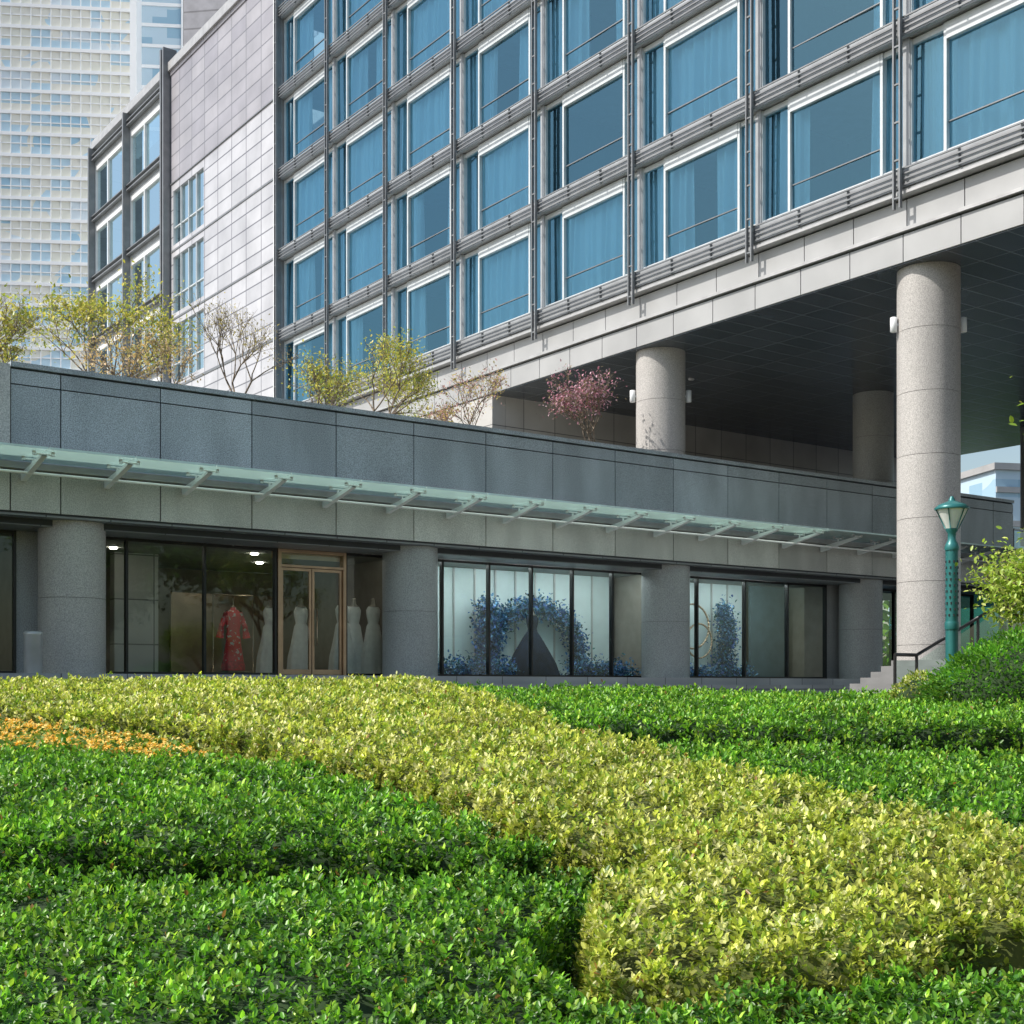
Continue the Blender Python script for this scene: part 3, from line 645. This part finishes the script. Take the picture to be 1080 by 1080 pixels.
tree('roof_tree.002',W(12.13,28,4.9),4.2,.8,700,[(.40,.34,.12),(.35,.3,.1)],.055,.2,.03,5,3,.1,8)
tree('roof_tree.003',W(14.33,27.2,4.9),2.8,1.0,1500,YG,.075,.2,.03,5,3,.12,11)
tree('roof_tree.004',W(16.4,28.6,4.9),4.2,1.1,3600,YG,.075,.2,.04,5,3,.13,13)
tree('roof_tree.005',W(18.55,27.2,4.9),3.1,1.2,1300,[(.5,.42,.14),(.5,.32,.3)],.07,.2,.03,5,3,.08,17)
tree('flowering_plum_tree',W(21.6,26.8,4.9),3.4,1.0,1700,PK,.075,.22,.03,5,3,.10,23,'petal')
tree('roof_tree.006',W(7.6,30.5,4.9),3.6,1.0,2000,YG,.085,.22,.04,5,3,.16,33)
GR=[(.08,.20,.02),(.13,.28,.03),(.06,.15,.02),(.2,.34,.05)]
for i,(x,y,h) in enumerate(((24,2,9),(30,9,11),(33,-4,12),(37,17,10),(20,-8,9))):
    tree('street_tree' if i==0 else 'street_tree.%03d'%i,(x,y,-.9),h,1.0,6500,GR,.36,.22,.14,4,3,.55,40+i)
def bush(name,c,R,n,L,cols,w=None,lump=.14):
    e=empty(name); d=rng.normal(0,1,(n,3)); d/=np.linalg.norm(d,axis=1,keepdims=True); k=d[:,2]>-.35; d=d[k]
    s=1+lump*np.sin(d[:,0]*7+d[:,1]*4)*np.sin(d[:,2]*6+d[:,1]*5)+rng.normal(0,.05,len(d)); C=np.array(c)+d*np.array(R)*s[:,None]
    dd=d+rng.normal(0,.55,d.shape)+np.array([0,0,.3]); col=palette(len(d),cols,.25,w)*(.55+.5*(d[:,2:]*.5+.5))*(1+.3*np.sin(d[:,:1]*9+d[:,2:]*8))
    leafmesh('bush_leaves',C,dd,rng.uniform(.7,1.3,len(d))*L,col,.5,parent=e)
    mb=MB(); mb.lathe(c[0],c[1],[(.85*math.cos(t),c[2]+R[2]*.82*math.sin(t)) for t in np.linspace(-.9,1.5,12)],'hbody',24,R[0]*.95,R[1]*.95); mb.obj('bush_core',e)
BG=[(.12,.32,.035),(.20,.40,.05),(.08,.23,.025)]
bush('round_boxwood_bush',(6.95,17.8,-.1),(1.3,.9,.78),14000,.06,BG)
bush('low_shrub',(5.75,18.6,-.15),(.42,.38,.35),2400,.05,YEL)
tree('yellow_green_shrub',(7.5,18.8,-.3),2.3,1.2,7500,[(.34,.46,.06),(.48,.52,.14),(.24,.36,.05)],.075,.12,.03,4,4,.15,51)
tree('side_tree',(9.75,19.5,-.4),5.4,.85,3500,[(.30,.40,.05),(.2,.32,.04),(.48,.46,.1)],.12,.25,.07,4,3,.2,57)
n=14000; cx=rng.uniform(22,70,60); cy=rng.uniform(70,90,60); i=rng.integers(0,60,n); hh=rng.uniform(3,6,60)
C=np.column_stack([cx[i]+rng.normal(0,1.6,n),cy[i]+rng.normal(0,1.2,n),np.abs(rng.normal(.45,.28,n)).clip(0,1)*hh[i]])
leafmesh('distant_trees',C,rng.normal(0,1,(n,3)),rng.uniform(.4,.9,n),palette(n,GR,.25),.6)

# ---------------- lamp, rail stair ----------------
lp=empty('street_lamp',(6.66,20.1,-.5)); mb=MB()
mb.lathe(0,0,[(.2,0),(.2,.12),(.15,.18),(.13,.5),(.1,.55),(.1,.6)],'teal',24)
mb.lathe(0,0,[(.088,.6),(.088,2.62)],'teal',24,flute=.06); mb.lathe(0,0,[(.1,1.4),(.105,1.42),(.105,1.5),(.1,1.52)],'teal',24)
for z in np.arange(1.6,2.5,.09):
    for a in range(8): 
        t=a*math.pi/4+ (z*10%2)*.2; mb.box(.088*math.cos(t)-.01,.088*math.cos(t)+.01,.088*math.sin(t)-.01,.088*math.sin(t)+.01,z,z+.035,'dark')
mb.lathe(0,0,[(.10,2.6),(.11,2.64),(.09,2.7),(.06,2.76),(.06,2.86),(.09,2.9),(.09,2.93)],'teal',24); mb.obj('lamp_post',lp)
M['lamp_glass']=mat_simple('lamp_diffuser',(.75,.77,.75),.3,0,.04)
mb=MB(); mb.lathe(0,0,[(.09,2.93),(.12,3.0),(.19,3.14),(.225,3.22)],'lamp_glass',24); mb.lathe(0,0,[(.25,3.215),(.26,3.24),(.2,3.29),(.1,3.33),(.05,3.35),(.05,3.37),(.02,3.42)],'teal',24)
for a in range(6):
    t=a*math.pi/3; mb.tube((.1*math.cos(t),.1*math.sin(t),2.93),(.24*math.cos(t),.24*math.sin(t),3.22),.009,.009,'teal',5)
mb.obj('lantern',lp)
stp=empty('side_stair',(6.75,23.4,-.49),ANG); mb=MB()
n=9
for i in range(n): mb.box(.6+i*.32,.6+(i+1)*.32+ (2.2 if i==n-1 else 0),0.05,2.6,0,.12*(i+1),'stepd')
mb.obj('stair_flight',stp); mb=MB()
H=lambda x: max(0,min(x-.6,n*.32))*.40
pts=[0,.6,1.5,2.4,3.4,5.2]
for x in pts: mb.box(x-.02,x+.02,-.02,.02,H(x),H(x)+1.08,'mull')
for a,b in zip(pts[:-1],pts[1:]):
    mb.tube((a,0,H(a)+1.1),(b,0,H(b)+1.1),.032,.032,'mull',8)
    mb.poly([(a+.04,0,H(a)+.1),(b-.04,0,H(b)+.1),(b-.04,0,H(b)+1.0),(a+.04,0,H(a)+1.0)],'glass_r'); mb.tube((a,0,H(a)+.08),(b,0,H(b)+.08),.015,.015,'mull',6)
mb.obj('stair_railing',stp)
tb=empty('terrace_glass_balustrade',rot=ANG); mb=MB()
for i in range(5):
    u=37.2+i*1.3; mb.poly([(u+.03,24.9,3.6),(u+1.27,24.9,3.6),(u+1.27,24.9,5.0),(u+.03,24.9,5.0)],'glass_teal'); mb.box(u-.02,u+.02,24.87,24.93,3.5,5.05,'steel')
mb.box(37.2,43.7,24.86,24.94,5.02,5.07,'steel_lt'); mb.box(37.01,43.7,24.86,30,3.1,3.5,'panel'); mb.box(37.3,43.6,25.2,29.8,-.49,3.09,'glass_teal')
mb.obj('balustrade',tb)

# ---------------- light / sky / camera ----------------
sd=Vector((-1,-.25,0)).normalized(); el=math.radians(48); sdir=Vector((sd.x*math.cos(el),sd.y*math.cos(el),math.sin(el)))
L=bpy.data.lights.new('sun','SUN'); L.energy=5.0; L.angle=math.radians(.5); L.color=(1,.95,.87)
lo=bpy.data.objects.new('sun',L); S.collection.objects.link(lo); lo.rotation_euler=sdir.to_track_quat('Z','Y').to_euler(); lo.location=(-20,-5,30)
wd=bpy.data.worlds.new('World'); S.world=wd; wd.use_nodes=True; nt=wd.node_tree; nt.nodes.clear()
o=nt.nodes.new('ShaderNodeOutputWorld'); b=nt.nodes.new('ShaderNodeBackground'); b.inputs[1].default_value=.15
sk=nt.nodes.new('ShaderNodeTexSky'); sk.sky_type='NISHITA'; sk.sun_disc=False; sk.sun_elevation=el; sk.sun_rotation=math.atan2(sd.x,sd.y)%(2*math.pi); sk.dust_density=2.2; sk.air_density=1.3
nt.links.new(sk.outputs[0],b.inputs[0]); nt.links.new(b.outputs[0],o.inputs[0])
S.view_settings.view_transform='Standard'; S.view_settings.look='None'; S.view_settings.exposure=0
cam=bpy.data.cameras.new('camera'); cam.lens=46.67; cam.sensor_width=36; cam.shift_y=.173; cam.clip_end=4000; cam.clip_start=.05
co=bpy.data.objects.new('camera',cam); S.collection.objects.link(co); co.location=(0,0,0); co.rotation_euler=(math.pi/2,0,0); S.camera=co
print('objs',len(bpy.data.objects))
